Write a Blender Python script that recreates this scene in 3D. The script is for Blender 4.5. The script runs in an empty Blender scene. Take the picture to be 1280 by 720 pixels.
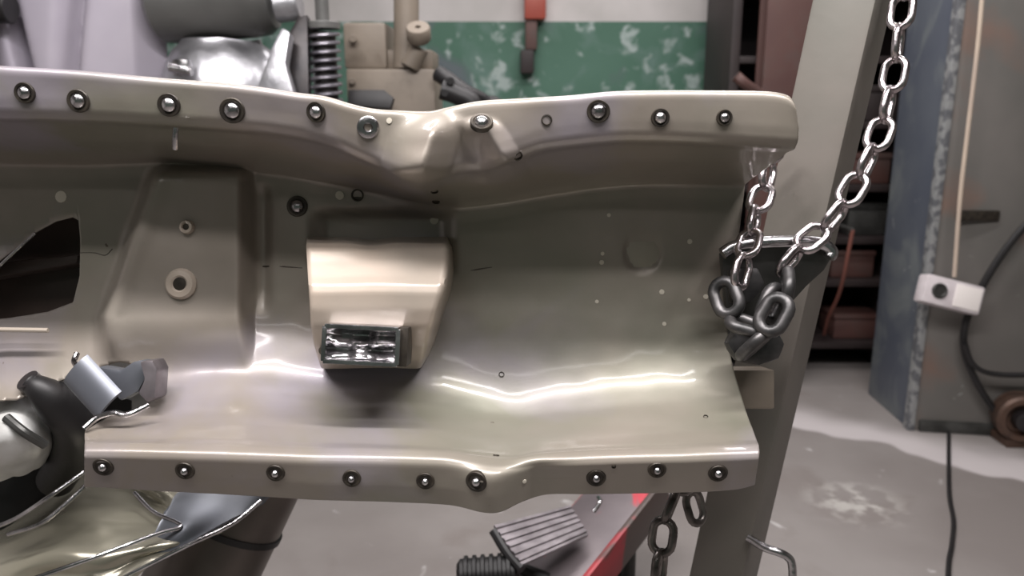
import bpy, bmesh, math, random
from mathutils import Vector, Matrix, noise
random.seed(7)
PI = math.pi
SC = bpy.context.scene
COL = SC.collection

# ------------------------------------------------------------------ camera
F = 1000.0                      # focal length in pixels of a 1280 wide frame
PITCH = math.radians(13)
CAM = Vector((0, 0, 1.25))
FW = Vector((0, math.cos(PITCH), -math.sin(PITCH)))
UP = Vector((0, math.sin(PITCH), math.cos(PITCH)))
RT = Vector((1, 0, 0))
cd = bpy.data.cameras.new('camera')
cd.sensor_width = 36; cd.lens = 36 * F / 1280; cd.clip_start = 0.05
cam = bpy.data.objects.new('camera', cd); COL.objects.link(cam)
cam.location = CAM; cam.rotation_euler = (PI / 2 - PITCH, 0, 0)
SC.camera = cam
cd.dof.use_dof = True; cd.dof.focus_distance = 1.08; cd.dof.aperture_fstop = 4.0

# ------------------------------------------------------------------ world, lamps, exposure
w = bpy.data.worlds.new('world'); SC.world = w; w.use_nodes = True
bg = w.node_tree.nodes['Background']
bg.inputs[0].default_value = (0.84, 1.0, 0.86, 1); bg.inputs[1].default_value = 0.10
SC.view_settings.view_transform = 'Standard'; SC.view_settings.look = 'None'
SC.view_settings.exposure = 0.0; SC.view_settings.gamma = 1; SC.view_settings.use_curve_mapping = False
def area(name, loc, sx, sy, power, rot=(0, 0, 0), col=(1, .955, .955)):
    l = bpy.data.lights.new(name, 'AREA'); l.shape = 'RECTANGLE'; l.size = sx; l.size_y = sy
    l.energy = power; l.color = col
    o = bpy.data.objects.new(name, l); COL.objects.link(o); o.location = loc; o.rotation_euler = rot
    return o
area('tube_light_over_panel', (-0.1, 0.52, 2.75), 2.6, 0.14, 112)
area('tube_light_before_panel', (-0.1, -0.05, 2.75), 2.6, 0.12, 34)
area('tube_light_behind_panel', (0.2, 2.3, 2.8), 2.8, 0.16, 50)
area('tube_light_rear', (1.0, 3.3, 2.8), 2.8, 0.16, 30)
area('tube_light_front', (-0.4, -1.3, 2.8), 2.4, 0.16, 8)

# ------------------------------------------------------------------ helpers
def W(u, v, d):                 # point seen at (u, v) at depth d from the camera
    return CAM + d * (FW + (u - 640) / F * RT + (360 - v) / F * UP)
def ray(u, v): return FW + (u - 640) / F * RT + (360 - v) / F * UP
def AZ(u, v, z=0.0):
    r = ray(u, v); return CAM + r * ((z - CAM.z) / r.z)
def AY(u, v, Y):
    r = ray(u, v); return CAM + r * ((Y - CAM.y) / r.y)
def lin(c):
    return tuple(((x / 255 + .055) / 1.055) ** 2.4 if x > 10 else x / 255 / 12.92 for x in c)
def clamp(x, a=0., b=1.): return a if x < a else b if x > b else x
def ss(a, b, x):
    t = clamp((x - a) / (b - a)); return t * t * (3 - 2 * t)
def gs(x, s): return math.exp(-(x / s) ** 2)
def curve(pts, x):              # smooth monotone-ish interpolation through (x, y) pairs
    if x <= pts[0][0]: 
        return pts[0][1]
    for i in range(len(pts) - 1):
        x0, y0 = pts[i]; x1, y1 = pts[i + 1]
        if x <= x1:
            t = (x - x0) / (x1 - x0)
            m0 = (y1 - pts[i - 1][1]) / (x1 - pts[i - 1][0]) if i > 0 else (y1 - y0) / (x1 - x0)
            m1 = (pts[i + 2][1] - y0) / (pts[i + 2][0] - x0) if i + 2 < len(pts) else (y1 - y0) / (x1 - x0)
            h = x1 - x0; t2 = t * t; t3 = t2 * t
            return (2*t3 - 3*t2 + 1)*y0 + (t3 - 2*t2 + t)*h*m0 + (-2*t3 + 3*t2)*y1 + (t3 - t2)*h*m1
    return pts[-1][1]

def mat(name, c1, c2=None, rough=.5, metal=0., scale=6., bump=0., bscale=40., spec=.5, lo=.35, hi=.65, extra=None, coat=0., detail=5.):
    """procedural material: noise between two colours, optional third worn colour, noise bump"""
    m = bpy.data.materials.new(name); m.use_nodes = True
    nt = m.node_tree; n = nt.nodes; L = nt.links; b = n['Principled BSDF']
    b.inputs['Roughness'].default_value = rough; b.inputs['Metallic'].default_value = metal
    b.inputs['Specular IOR Level'].default_value = spec
    b.inputs['Coat Weight'].default_value = coat; b.inputs['Coat Roughness'].default_value = .10
    tc = n.new('ShaderNodeTexCoord')
    def nz(sc, det=detail, dist=0.):
        t = n.new('ShaderNodeTexNoise'); t.inputs['Scale'].default_value = sc
        t.inputs['Detail'].default_value = det; t.inputs['Distortion'].default_value = dist
        L.new(tc.outputs['Object'], t.inputs['Vector']); return t
    def ramp(src, a, bb):
        r = n.new('ShaderNodeMapRange'); r.inputs[1].default_value = a; r.inputs[2].default_value = bb
        L.new(src, r.inputs[0]); return r.outputs[0]
    def mix(f, A, B):
        x = n.new('ShaderNodeMix'); x.data_type = 'RGBA'; L.new(f, x.inputs[0])
        for k, val in ((6, A), (7, B)):
            if isinstance(val, tuple): x.inputs[k].default_value = (*val[:3], 1)
            else: L.new(val, x.inputs[k])
        return x.outputs[2]
    t = nz(scale)
    col = mix(ramp(t.outputs[0], lo, hi), lin(c1), lin(c2 or c1))
    if extra:                   # list of (colour, scale, lo, hi, distortion)
        for (c, sc, a, bb, di) in extra:
            col = mix(ramp(nz(sc, 7, di).outputs[0], a, bb), col, lin(c))
    L.new(col, b.inputs['Base Color'])
    if bump:
        bt = nz(bscale); bu = n.new('ShaderNodeBump'); bu.inputs['Strength'].default_value = bump
        bu.inputs['Distance'].default_value = .004
        L.new(bt.outputs[0], bu.inputs['Height']); L.new(bu.outputs[0], b.inputs['Normal'])
    return m

def link(name, bm, m, parent=None, smooth=35):
    bmesh.ops.recalc_face_normals(bm, faces=bm.faces[:]) if smooth != -1 else None
    me = bpy.data.meshes.new(name); bm.to_mesh(me); bm.free()
    me.materials.append(m)
    for p in me.polygons: p.use_smooth = True
    me.set_sharp_from_angle(angle=math.radians(smooth if smooth > 0 else 60))
    o = bpy.data.objects.new(name, me); COL.objects.link(o)
    if parent is not None:
        o.parent = parent; o.matrix_parent_inverse = Matrix.Translation(-parent.location)
        o.matrix_parent_inverse = Matrix.Identity(4); o.location = -parent.location if parent.type == 'EMPTY' else Vector((0, 0, 0))
    return o
def thing(name, label, cat, loc, group=None):
    o = bpy.data.objects.new(name, None); COL.objects.link(o); o.location = loc
    o.empty_display_size = .05
    o['label'] = label; o['category'] = cat
    if group: o['group'] = group
    return o
def tag(o, label, cat, group=None):
    o['label'] = label; o['category'] = cat
    if group: o['group'] = group
    return o
def struct(name, bm, m):
    o = link(name, bm, m); o['kind'] = 'structure'; return o

def box(bm, c, size, ax=None, bev=0.):
    """box centred on c; ax = 3 axis vectors"""
    b2 = bmesh.new(); bmesh.ops.create_cube(b2, size=1)
    for v in b2.verts: v.co = Vector((v.co.x * size[0], v.co.y * size[1], v.co.z * size[2]))
    if bev: bmesh.ops.bevel(b2, geom=b2.edges[:], offset=bev, segments=2, profile=.6, affect='EDGES')
    ax = ax or (Vector((1, 0, 0)), Vector((0, 1, 0)), Vector((0, 0, 1)))
    c = Vector(c)
    for v in b2.verts: v.co = c + ax[0] * v.co.x + ax[1] * v.co.y + ax[2] * v.co.z
    merge(bm, b2)
def merge(bm, b2):
    me = bpy.data.meshes.new('tmp'); b2.to_mesh(me); b2.free(); bm.from_mesh(me); bpy.data.meshes.remove(me)
def box2(bm, lo, hi, bev=0.):
    lo = Vector(lo); hi = Vector(hi); box(bm, (lo + hi) / 2, hi - lo, None, bev)
CAX = (RT, UP, -FW)
def lathe(bm, prof, c, axis, seg=24, ref=None, jitter=None):
    axis = Vector(axis).normalized()
    ref = Vector(ref) if ref else (Vector((0, 0, 1)) if abs(axis.z) < .9 else Vector((1, 0, 0)))
    a = axis.cross(ref).normalized(); b = axis.cross(a).normalized(); c = Vector(c)
    rings = []
    for (r, h) in prof:
        if r < 1e-6: rings.append([bm.verts.new(c + axis * h)])
        else: rings.append([bm.verts.new(c + axis * h + (a * math.cos(2*PI*k/seg) + b * math.sin(2*PI*k/seg)) * r) for k in range(seg)])
    for i in range(len(rings) - 1):
        A, B = rings[i], rings[i + 1]
        for k in range(seg):
            k2 = (k + 1) % seg
            if len(A) == 1 and len(B) == 1: continue
            if len(A) == 1: bm.faces.new((A[0], B[k], B[k2]))
            elif len(B) == 1: bm.faces.new((A[k], B[0], A[k2]))
            else: bm.faces.new((A[k], B[k], B[k2], A[k2]))
def cyl(bm, p, q, r, seg=20, bev=.0, r2=None):
    p = Vector(p); q = Vector(q); h = (q - p).length; r2 = r2 if r2 is not None else r
    bev = bev or min(r, h) * .08
    lathe(bm, [(0, 0), (r - bev, 0), (r, bev), (r2, h - bev), (r2 - bev, h), (0, h)], p, q - p, seg)
def smoothpath(pts, n=8):
    P = [Vector(p) for p in pts]
    if len(P) < 3: return P
    out = []
    for i in range(len(P) - 1):
        p0 = P[i - 1] if i else P[0] * 2 - P[1]; p1, p2 = P[i], P[i + 1]
        p3 = P[i + 2] if i + 2 < len(P) else P[-1] * 2 - P[-2]
        for k in range(n):
            t = k / n
            out.append(.5 * ((2 * p1) + (p2 - p0) * t + (2*p0 - 5*p1 + 4*p2 - p3) * t*t + (3*p1 - p0 - 3*p2 + p3) * t*t*t))
    out.append(P[-1]); return out
def tube(bm, pts, r, seg=10, n=8, radf=None, smooth=True, closed=False):
    P = smoothpath(pts, n) if smooth else [Vector(p) for p in pts]
    rings = []; nrm = None; N = len(P)
    for i, p in enumerate(P):
        if closed: t = (P[(i + 1) % N] - P[i - 1]).normalized()
        else: t = (P[min(i + 1, N - 1)] - P[max(i - 1, 0)]).normalized()
        if nrm is None:
            nrm = t.cross(Vector((.13, .21, .97))).normalized()
        nrm = (nrm - t * nrm.dot(t)).normalized(); b = t.cross(nrm)
        rr = r if radf is None else r * radf(i / (N - 1))
        rings.append([bm.verts.new(p + (nrm * math.cos(2*PI*k/seg) + b * math.sin(2*PI*k/seg)) * rr) for k in range(seg)])
    for i in range(N if closed else N - 1):
        A = rings[i]; B = rings[(i + 1) % N]
        for k in range(seg): bm.faces.new((A[k], A[(k + 1) % seg], B[(k + 1) % seg], B[k]))
    if not closed:
        bm.faces.new(rings[0]); bm.faces.new(rings[-1])
def slab(bm, px, d, th, bev=.003, push=None):
    """outline seen at pixels px at depth d (number or function of u, v), real thickness th going away from the camera"""
    df = d if callable(d) else (lambda u, v: d)
    b2 = bmesh.new()
    fr = [b2.verts.new(W(u, v, df(u, v))) for u, v in px]
    f = b2.faces.new(fr)
    r = bmesh.ops.extrude_face_region(b2, geom=[f])
    for v in r['geom']:
        if isinstance(v, bmesh.types.BMVert): v.co += (push or FW) * th
    bmesh.ops.recalc_face_normals(b2, faces=b2.faces[:])
    if bev: bmesh.ops.bevel(b2, geom=b2.edges[:], offset=bev, segments=2, profile=.6, affect='EDGES')
    bmesh.ops.triangulate(b2, faces=[f for f in b2.faces if len(f.verts) > 4])
    merge(bm, b2)
def sheet(bm, fn, nu, nv, th=.003):
    """closed sheet of thickness th over a grid: fn(s, t) -> point"""
    G = [[Vector(fn(i / nu, j / nv)) for j in range(nv + 1)] for i in range(nu + 1)]
    N = [[None] * (nv + 1) for _ in range(nu + 1)]
    for i in range(nu + 1):
        for j in range(nv + 1):
            du = G[min(i + 1, nu)][j] - G[max(i - 1, 0)][j]; dv = G[i][min(j + 1, nv)] - G[i][max(j - 1, 0)]
            N[i][j] = du.cross(dv).normalized()
    A = [[bm.verts.new(G[i][j]) for j in range(nv + 1)] for i in range(nu + 1)]
    B = [[bm.verts.new(G[i][j] - N[i][j] * th) for j in range(nv + 1)] for i in range(nu + 1)]
    for i in range(nu):
        for j in range(nv):
            bm.faces.new((A[i][j], A[i+1][j], A[i+1][j+1], A[i][j+1])); bm.faces.new((B[i][j], B[i][j+1], B[i+1][j+1], B[i+1][j]))
    for i in range(nu):
        bm.faces.new((A[i][0], B[i][0], B[i+1][0], A[i+1][0])); bm.faces.new((A[i][nv], A[i+1][nv], B[i+1][nv], B[i][nv]))
    for j in range(nv):
        bm.faces.new((A[0][j], A[0][j+1], B[0][j+1], B[0][j])); bm.faces.new((A[nu][j], B[nu][j], B[nu][j+1], A[nu][j+1]))
def net(ctrl):
    """Catmull-Rom surface through a net of points given as (u, v, d)"""
    G = [[W(*p) for p in row] for row in ctrl]
    def cr(P, t):
        n = len(P) - 1; x = clamp(t) * n; i = min(int(x), n - 1); t = x - i
        p1, p2 = P[i], P[i+1]; p0 = P[i-1] if i else p1*2 - p2; p3 = P[i+2] if i + 2 <= n else p2*2 - p1
        return .5 * ((2*p1) + (p2-p0)*t + (2*p0-5*p1+4*p2-p3)*t*t + (3*p1-p0-3*p2+p3)*t*t*t)
    def fn(s, t): return cr([cr(row, t) for row in G], s)
    return fn

# ------------------------------------------------------------------ materials
M = {}
M['panel'] = mat('olive_paint', (132, 124, 114), (144, 136, 127), rough=.44, metal=.28, scale=4.5, bump=.10, bscale=30, coat=.5,
                 extra=[((114, 116, 101), 2.0, .50, .72, .3), ((138, 132, 138), 3.0, .50, .64, .5), ((78, 66, 54), 60, .74, .78, 0)])
M['paneltan'] = mat('tan_paint', (168, 158, 146), (180, 166, 152), rough=.32, metal=.15, scale=9, coat=.4, bump=.06, bscale=40)
M['steel'] = mat('bright_steel', (150, 148, 150), (200, 198, 200), rough=.22, metal=1., scale=30, bump=.2, bscale=120)
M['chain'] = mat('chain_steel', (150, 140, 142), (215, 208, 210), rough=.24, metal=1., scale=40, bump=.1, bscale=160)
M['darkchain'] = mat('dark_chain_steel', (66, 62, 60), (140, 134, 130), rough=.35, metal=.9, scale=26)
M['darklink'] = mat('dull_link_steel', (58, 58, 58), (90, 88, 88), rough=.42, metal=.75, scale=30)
M['darksteel'] = mat('dark_steel', (62, 62, 60), (84, 84, 82), rough=.42, metal=.6, scale=14, bump=.2)
M['hole'] = mat('dark_rim', (46, 42, 38), (70, 64, 56), rough=.45, metal=.5, scale=50)
M['post'] = mat('post_paint', (100, 96, 89), (110, 104, 98), rough=.5, metal=.1, scale=5, bump=.08, extra=[((94, 94, 87), 3, .5, .7, .2)])
M['concrete'] = mat('concrete', (114, 108, 105), (130, 125, 122), rough=.55, scale=1.6, bump=.15, bscale=50,
                    extra=[((108, 100, 96), 3.2, .56, .8, .6), ((176, 174, 172), 5.0, .68, .74, 1.2)])
M['white'] = mat('white_wall_paint', (196, 192, 190), (176, 173, 170), rough=.7, scale=3)
M['green'] = mat('scraped_green_paint', (58, 96, 78), (70, 106, 90), rough=.6, scale=2,
                 extra=[((92, 118, 110), 3.5, .50, .66, .6), ((150, 164, 160), 11, .56, .66, .35), ((156, 168, 164), 3.5, .62, .68, .3), ((84, 94, 98), 2.2, .60, .7, .4)])
M['ceil'] = mat('ceiling_paint', (120, 118, 116), rough=.8)
M['palegrey'] = mat('pale_grey_paint', (158, 152, 164), (172, 166, 176), rough=.5, scale=3)
M['greydrum'] = mat('grey_drum_paint', (92, 92, 90), (104, 104, 102), rough=.4, metal=.2, scale=6)
M['alu'] = mat('cast_aluminium', (150, 150, 154), (186, 186, 190), rough=.34, metal=.75, scale=14, bump=.5, bscale=24)
M['palecast'] = mat('pale_casting_paint', (186, 186, 182), (206, 206, 204), rough=.35, metal=.2, scale=20, bump=.3)
M['black'] = mat('black_rubber', (15, 14, 15), (26, 24, 25), rough=.5, scale=20, bump=.1)
M['blackmetal'] = mat('black_steel', (34, 32, 34), (50, 46, 46), rough=.35, metal=.4, scale=20)
M['spring'] = mat('spring_steel', (130, 128, 136), (170, 166, 174), rough=.3, metal=.8, scale=20)
M['beige'] = mat('beige_cast_paint', (122, 112, 100), (110, 101, 90), rough=.55, scale=7, bump=.15, extra=[((98, 88, 76), 10, .6, .75, .4)])
M['darkwood'] = mat('dark_brown_paint', (36, 28, 28), (46, 37, 36), rough=.6, scale=5)
M['liner'] = mat('brown_liner', (60, 50, 46), (72, 60, 54), rough=.5, scale=12)
M['palechip'] = mat('pale_primer', (190, 184, 170), rough=.4)
M['plug'] = mat('grey_filler', (150, 146, 134), (138, 134, 122), rough=.5)
M['rust'] = mat('rust_red_paint', (74, 48, 44), (84, 58, 52), rough=.6, scale=4, extra=[((76, 60, 56), 8, .5, .7, .3)])
M['red'] = mat('worn_red_paint', (140, 38, 48), (160, 52, 58), rough=.4, metal=.1, scale=9, extra=[((74, 62, 58), 7, .46, .54, .8)])
M['redtool'] = mat('red_handle', (160, 78, 62), (148, 70, 58), rough=.4)
M['greyred'] = mat('worn_grey_steel', (92, 85, 87), (106, 98, 100), rough=.4, metal=.4, scale=9, extra=[((168, 56, 66), 7, .62, .66, .6)])
M['blue'] = mat('blue_grey_paint', (84, 90, 102), (98, 104, 112), rough=.5, metal=.2, scale=3,
                extra=[((116, 122, 124), 4, .55, .7, .6), ((180, 182, 180), 16, .70, .74, 1.)])
M['cabinet'] = mat('grey_cabinet_paint', (100, 98, 94), (112, 108, 104), rough=.55, metal=.15, scale=3,
                   extra=[((118, 98, 88), 2.4, .56, .70, .3), ((150, 152, 150), 14, .71, .75, 1.)])
M['wornedge'] = mat('worn_edge', (150, 152, 152), (104, 106, 110), rough=.5, metal=.3, scale=30, lo=.45, hi=.55)
M['socket'] = mat('white_socket_plastic', (205, 198, 200), (190, 182, 184), rough=.4, scale=20)
M['socket2'] = mat('white_label', (226, 220, 216), rough=.4)
M['cream'] = mat('cream_cord', (196, 180, 162), (180, 164, 150), rough=.5)
M['orange'] = mat('orange_cord', (116, 72, 62), rough=.5)
M['copper'] = mat('rusty_housing', (92, 70, 58), (72, 56, 48), rough=.5, metal=.4, scale=22)
M['crumple'] = mat('olive_chrome', (152, 148, 132), (172, 168, 154), rough=.27, metal=.6, scale=4, bump=.12, bscale=9)
M['bluemetal'] = mat('blue_grey_metal', (100, 103, 110), (122, 125, 130), rough=.4, metal=.55, scale=6)
M['brownmetal'] = mat('brown_grey_metal', (96, 88, 84), (112, 104, 98), rough=.4, metal=.4, scale=8)
M['pedal'] = mat('pedal_steel', (92, 87, 89), (128, 122, 125), rough=.4, metal=.6, scale=20)

def floor_streak_scuff(m):
    """lit streak by the machine painted into the concrete and a scuffed white spot"""
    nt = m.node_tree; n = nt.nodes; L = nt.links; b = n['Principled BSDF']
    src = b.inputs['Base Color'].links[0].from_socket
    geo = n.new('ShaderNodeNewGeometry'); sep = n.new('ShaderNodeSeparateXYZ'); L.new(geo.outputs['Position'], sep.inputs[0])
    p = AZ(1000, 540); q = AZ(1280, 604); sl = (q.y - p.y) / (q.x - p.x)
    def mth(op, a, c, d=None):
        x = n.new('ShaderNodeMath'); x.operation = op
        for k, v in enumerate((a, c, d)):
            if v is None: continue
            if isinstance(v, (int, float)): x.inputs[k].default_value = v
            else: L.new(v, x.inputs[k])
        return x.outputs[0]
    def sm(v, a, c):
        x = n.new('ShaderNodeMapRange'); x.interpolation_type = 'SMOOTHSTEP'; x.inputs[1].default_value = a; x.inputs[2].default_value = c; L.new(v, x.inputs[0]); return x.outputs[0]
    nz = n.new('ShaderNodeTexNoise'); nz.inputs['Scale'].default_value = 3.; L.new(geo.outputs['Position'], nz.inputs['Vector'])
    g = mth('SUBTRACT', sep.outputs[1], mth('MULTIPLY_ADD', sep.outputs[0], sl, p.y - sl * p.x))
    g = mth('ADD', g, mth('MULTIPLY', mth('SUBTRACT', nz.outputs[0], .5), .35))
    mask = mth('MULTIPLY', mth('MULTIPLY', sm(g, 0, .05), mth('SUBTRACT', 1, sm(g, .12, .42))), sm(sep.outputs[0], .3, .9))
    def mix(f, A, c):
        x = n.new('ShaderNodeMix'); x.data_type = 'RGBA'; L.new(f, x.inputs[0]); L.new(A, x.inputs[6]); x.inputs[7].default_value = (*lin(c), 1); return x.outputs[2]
    col = mix(mth('MULTIPLY', mask, .9), src, (184, 178, 178))  # bright streak of light on the floor, put into the base colour
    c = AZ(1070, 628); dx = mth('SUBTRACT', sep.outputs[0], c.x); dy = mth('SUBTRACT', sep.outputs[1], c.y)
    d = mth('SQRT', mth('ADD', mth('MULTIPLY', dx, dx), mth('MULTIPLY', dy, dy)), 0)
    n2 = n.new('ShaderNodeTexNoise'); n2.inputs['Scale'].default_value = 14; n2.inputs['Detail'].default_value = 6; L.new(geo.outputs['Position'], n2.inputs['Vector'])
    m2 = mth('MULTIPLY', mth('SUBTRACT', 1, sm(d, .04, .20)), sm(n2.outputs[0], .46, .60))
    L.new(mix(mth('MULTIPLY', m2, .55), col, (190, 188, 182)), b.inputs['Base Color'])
floor_streak_scuff(M['concrete'])
# ------------------------------------------------------------------ room
X0, X1, Y0, Y1, H = -3.2, 3.2, -2.2, 4.3, 3.0
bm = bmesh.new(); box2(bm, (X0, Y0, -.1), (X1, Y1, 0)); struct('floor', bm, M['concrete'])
ZB = AY(640, 27, Y1).z
bm = bmesh.new(); box2(bm, (X0, Y1, 0), (X1, Y1 + .12, ZB)); struct('wall_back', bm, M['green'])
bm = bmesh.new(); box2(bm, (X0, Y1, ZB), (X1, Y1 + .12, H)); struct('wall_back_upper', bm, M['white'])
bm = bmesh.new(); box2(bm, (X0 - .12, Y0, 0), (X0, Y1, H)); struct('wall_left', bm, M['white'])
bm = bmesh.new(); box2(bm, (X1, Y0, 0), (X1 + .12, Y1, H)); struct('wall_right', bm, M['cabinet'])
bm = bmesh.new(); box2(bm, (X0, Y0, H), (X1, Y1, H + .1)); struct('ceiling', bm, M['ceil'])

# ------------------------------------------------------------------ the bent panel
TOP = [(-400, 62), (0, 84), (100, 90), (200, 99), (300, 107), (370, 117), (405, 123), (440, 133), (480, 138), (535, 141), (560, 136), (600, 128),
       (660, 124), (740, 117), (800, 115), (900, 115), (960, 116), (985, 121), (996, 130)]
FB = [(-400, 150), (0, 152), (100, 154), (200, 159), (300, 166), (350, 171), (400, 181), (440, 197), (480, 214), (508, 229), (530, 233), (552, 226), (575, 217),
      (620, 211), (650, 200), (680, 190), (740, 182), (800, 180), (900, 184), (996, 190)]
WT = [(-400, 200), (0, 205), (100, 206), (200, 203), (300, 212), (400, 226), (470, 240), (560, 258), (620, 254), (700, 241), (750, 234), (800, 230), (930, 230)]
FE = [(-400, 566), (100, 566), (300, 570), (400, 574), (550, 577), (600, 584), (640, 587), (680, 580), (750, 575), (850, 572), (950, 568)]
BT = [(-400, 604), (110, 608), (200, 613), (300, 618), (400, 624), (500, 627), (560, 630), (600, 636), (625, 637), (650, 629), (690, 619), (750, 617),
      (850, 615), (920, 611), (948, 604)]
def off(c, k): return [(a, b + k) for a, b in c]
def const(v): return [(-400, v), (1000, v)]
def mixc(c1, c2, f):
    us = sorted(set([a for a, _ in c1] + [a for a, _ in c2]))
    return [(u, curve(c1, u) * (1 - f) + curve(c2, u) * f) for u in us]
RID = [(-400, 494), (150, 490), (285, 474), (400, 484), (520, 492), (640, 510), (700, 507), (800, 497), (940, 488)]
ROWS = [ # depth, curve of v over u, right end u
    (1.018, off(TOP, 3), 975), (1.006, off(TOP, -1), 985), (1.000, off(TOP, 1), 990), (0.999, off(TOP, 6), 995), (1.008, off(FB, -30), 998), (1.014, off(FB, -14), 997),
    (1.026, off(FB, -4), 993), (1.05, FB, 984), (1.10, mixc(FB, WT, .40), 965), (1.18, mixc(FB, WT, .86), 938), (1.20, WT, 931), (1.205, off(WT, 18), 929),
    (1.206, const(320), 920), (1.2055, const(366), 911), (1.200, const(404), 909), (1.188, off(RID, -46), 913), (1.170, off(RID, -12), 921), (1.145, off(RID, 12), 928), (1.106, mixc(RID, FE, .42), 935), (1.064, mixc(RID, FE, .62), 941), (1.032, mixc(RID, FE, .80), 946),
    (1.012, off(FE, -12), 948), (1.000, off(FE, -3), 949), (0.998, off(FE, 5), 948), (1.010, off(BT, -20), 946), (1.022, BT, 943)]
XL = -1.02
rows3 = []
for d, c, ur in ROWS:
    xr = (ur - 640) / F * d
    cc = [((a - 640) / F * d, (360 - b) / F * d) for a, b in c]
    rows3.append((d, cc, xr))
NU = 620
def chaikin(P, k):
    for _ in range(k):
        Q = [P[0]]
        for i in range(len(P) - 1):
            a, b = P[i], P[i + 1]; Q.append(a * .75 + b * .25); Q.append(a * .25 + b * .75)
        Q.append(P[-1]); P = Q
    return P
ridge_pts = [(-400, 500), (150, 496), (285, 476), (400, 484), (520, 492), (640, 511), (700, 507), (800, 496), (940, 486)]
def features(u, v, d, x, y):
    """depth change in metres (negative = towards the camera) of the bent sheet at pixel (u, v)"""
    q = 0.
    # tall pressed boss on the left
    uL = 196 - 66 * clamp((v - 205) / 190)
    k = ss(uL - 14, uL + 34, u) * (1 - ss(306, 320, u)) * ss(202, 226, v) * (1 - ss(395, 470, v))
    q -= .036 * k
    q -= .012 * gs(u - (uL + 22), 16) * ss(202, 230, v) * (1 - ss(420, 480, v))
    q += .010 * gs(u - 328, 10) * ss(225, 250, v) * (1 - ss(360, 400, v))
    # recess above the tan block
    q += .022 * ss(380, 410, u) * (1 - ss(545, 575, u)) * ss(258, 272, v) * (1 - ss(330, 350, v))
    # kink of the upper flange
    fl = 1 - ss(214, 232, v)
    def tent(x, wl, wr):
        t = max(0., 1 - (-x / wl if x < 0 else x / wr)); return t - .12 * t * (1 - t)
    q -= .042 * tent(u - (556 - .30 * (v - 140)), 60, 30) * fl * ss(138, 180, v)
    q -= .020 * tent(u - (604 + .62 * (v - 155)), 36, 24) * fl * ss(146, 165, v)
    q -= .014 * gs(u - 512, 34) * gs(v - 216, 26) 
    q += .018 * gs(u - (594 + .1 * (v - 150)), 26) * fl * ss(150, 200, v)
    q -= .010 * gs(u - 425, 30) * fl
    q += .006 * gs(u - 470, 26) * fl
    q += .007 * gs(u - 720, 40) * fl
    # pushed-in spots round the upper bolts
    # ridge along the lower curve and its dent
    rr = curve(ridge_pts, u)
    q -= .0022 * gs(v - rr - 2, 12) * ss(190, 260, u)
    q += .012 * gs(u - 622, 60) * gs(v - 540, 40)
    q -= .012 * gs(u - 612, 26) * ss(575, 600, v)
    q += .012 * gs(u - 672, 34) * ss(570, 590, v)
    q += .010 * gs(u - 440, 55) * gs(v - 520, 60)
    # shallow round pressing
    r = math.hypot(u - 803, v - 316)
    q += .004 * (1 - ss(20, 27, r))
    # waviness
    q += .0022 * noise.noise(Vector((x * 7, y * 7, 3.3))) + .0009 * noise.noise(Vector((x * 26, y * 26, 8.1)))
    return q
cols = []
for i in range(NU + 1):
    s = i / NU
    P = []
    for d, cc, xr in rows3:
        x = XL + (xr - XL) * s
        P.append(Vector((x, curve(cc, x), d)))
    # denser sampling where it is long
    Q = []
    for j in range(len(P) - 1):
        Q.append(P[j])
        n = 1 if j < 3 else 2 if j in (4, 5, 6, 9, 10, 20, 21, 22) else 5
        for k in range(1, n):
            f = k / n
            if 11 <= j <= 19:
                p0, p1, p2, p3 = P[j-1], P[j], P[j+1], P[j+2]
                q = .5 * ((2*p1) + (p2-p0)*f + (2*p0-5*p1+4*p2-p3)*f*f + (3*p1-p0-3*p2+p3)*f**3)
                Q.append(q)
            else: Q.append(P[j].lerp(P[j + 1], f))
    Q.append(P[-1])
    Q = chaikin(Q, 1)
    out = []
    for p in Q:
        u = 640 + F * p.x / p.z; v = 360 - F * p.y / p.z
        dd = p.z + features(u, v, p.z, p.x, p.y)
        out.append((p.x, p.y, dd))
    cols.append(out)
NV = len(cols[0])
def toworld(p): return CAM + RT * p[0] + UP * p[1] + FW * p[2]
def inpoly(px, py, poly):
    c = False; n = len(poly); j = n - 1
    for i in range(n):
        if (poly[i][1] > py) != (poly[j][1] > py) and px < (poly[j][0] - poly[i][0]) * (py - poly[i][1]) / (poly[j][1] - poly[i][1]) + poly[i][0]: c = not c
        j = i
    return c
CUT = [(-600, 520), (20, 500), (95, 468), (150, 452), (192, 462), (194, 500), (170, 512), (135, 522), (106, 540), (106, 800), (-600, 800)]
HOLE = [(-40, 372), (-5, 330), (44, 291), (70, 277), (98, 270), (101, 300), (100, 345), (92, 378), (60, 390), (10, 398), (-60, 402)]
bm = bmesh.new()
pix = [[(640 + F * p[0] / p[2], 360 - F * p[1] / p[2]) for p in c] for c in cols]
def drop(u, v): return inpoly(u, v, CUT) or inpoly(u, v, HOLE)
vs = {}
keep = []
for i in range(NU):
    for j in range(NV - 1):
        qs = [(i, j), (i + 1, j), (i + 1, j + 1), (i, j + 1)]
        cu = sum(pix[a][b][0] for a, b in qs) / 4; cv = sum(pix[a][b][1] for a, b in qs) / 4
        if drop(cu, cv): continue
        keep.append(qs)
for qs in keep:
    f = []
    for a, b in qs:
        if (a, b) not in vs: vs[(a, b)] = bm.verts.new(toworld(cols[a][b]))
        f.append(vs[(a, b)])
    bm.faces.new(f)
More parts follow.
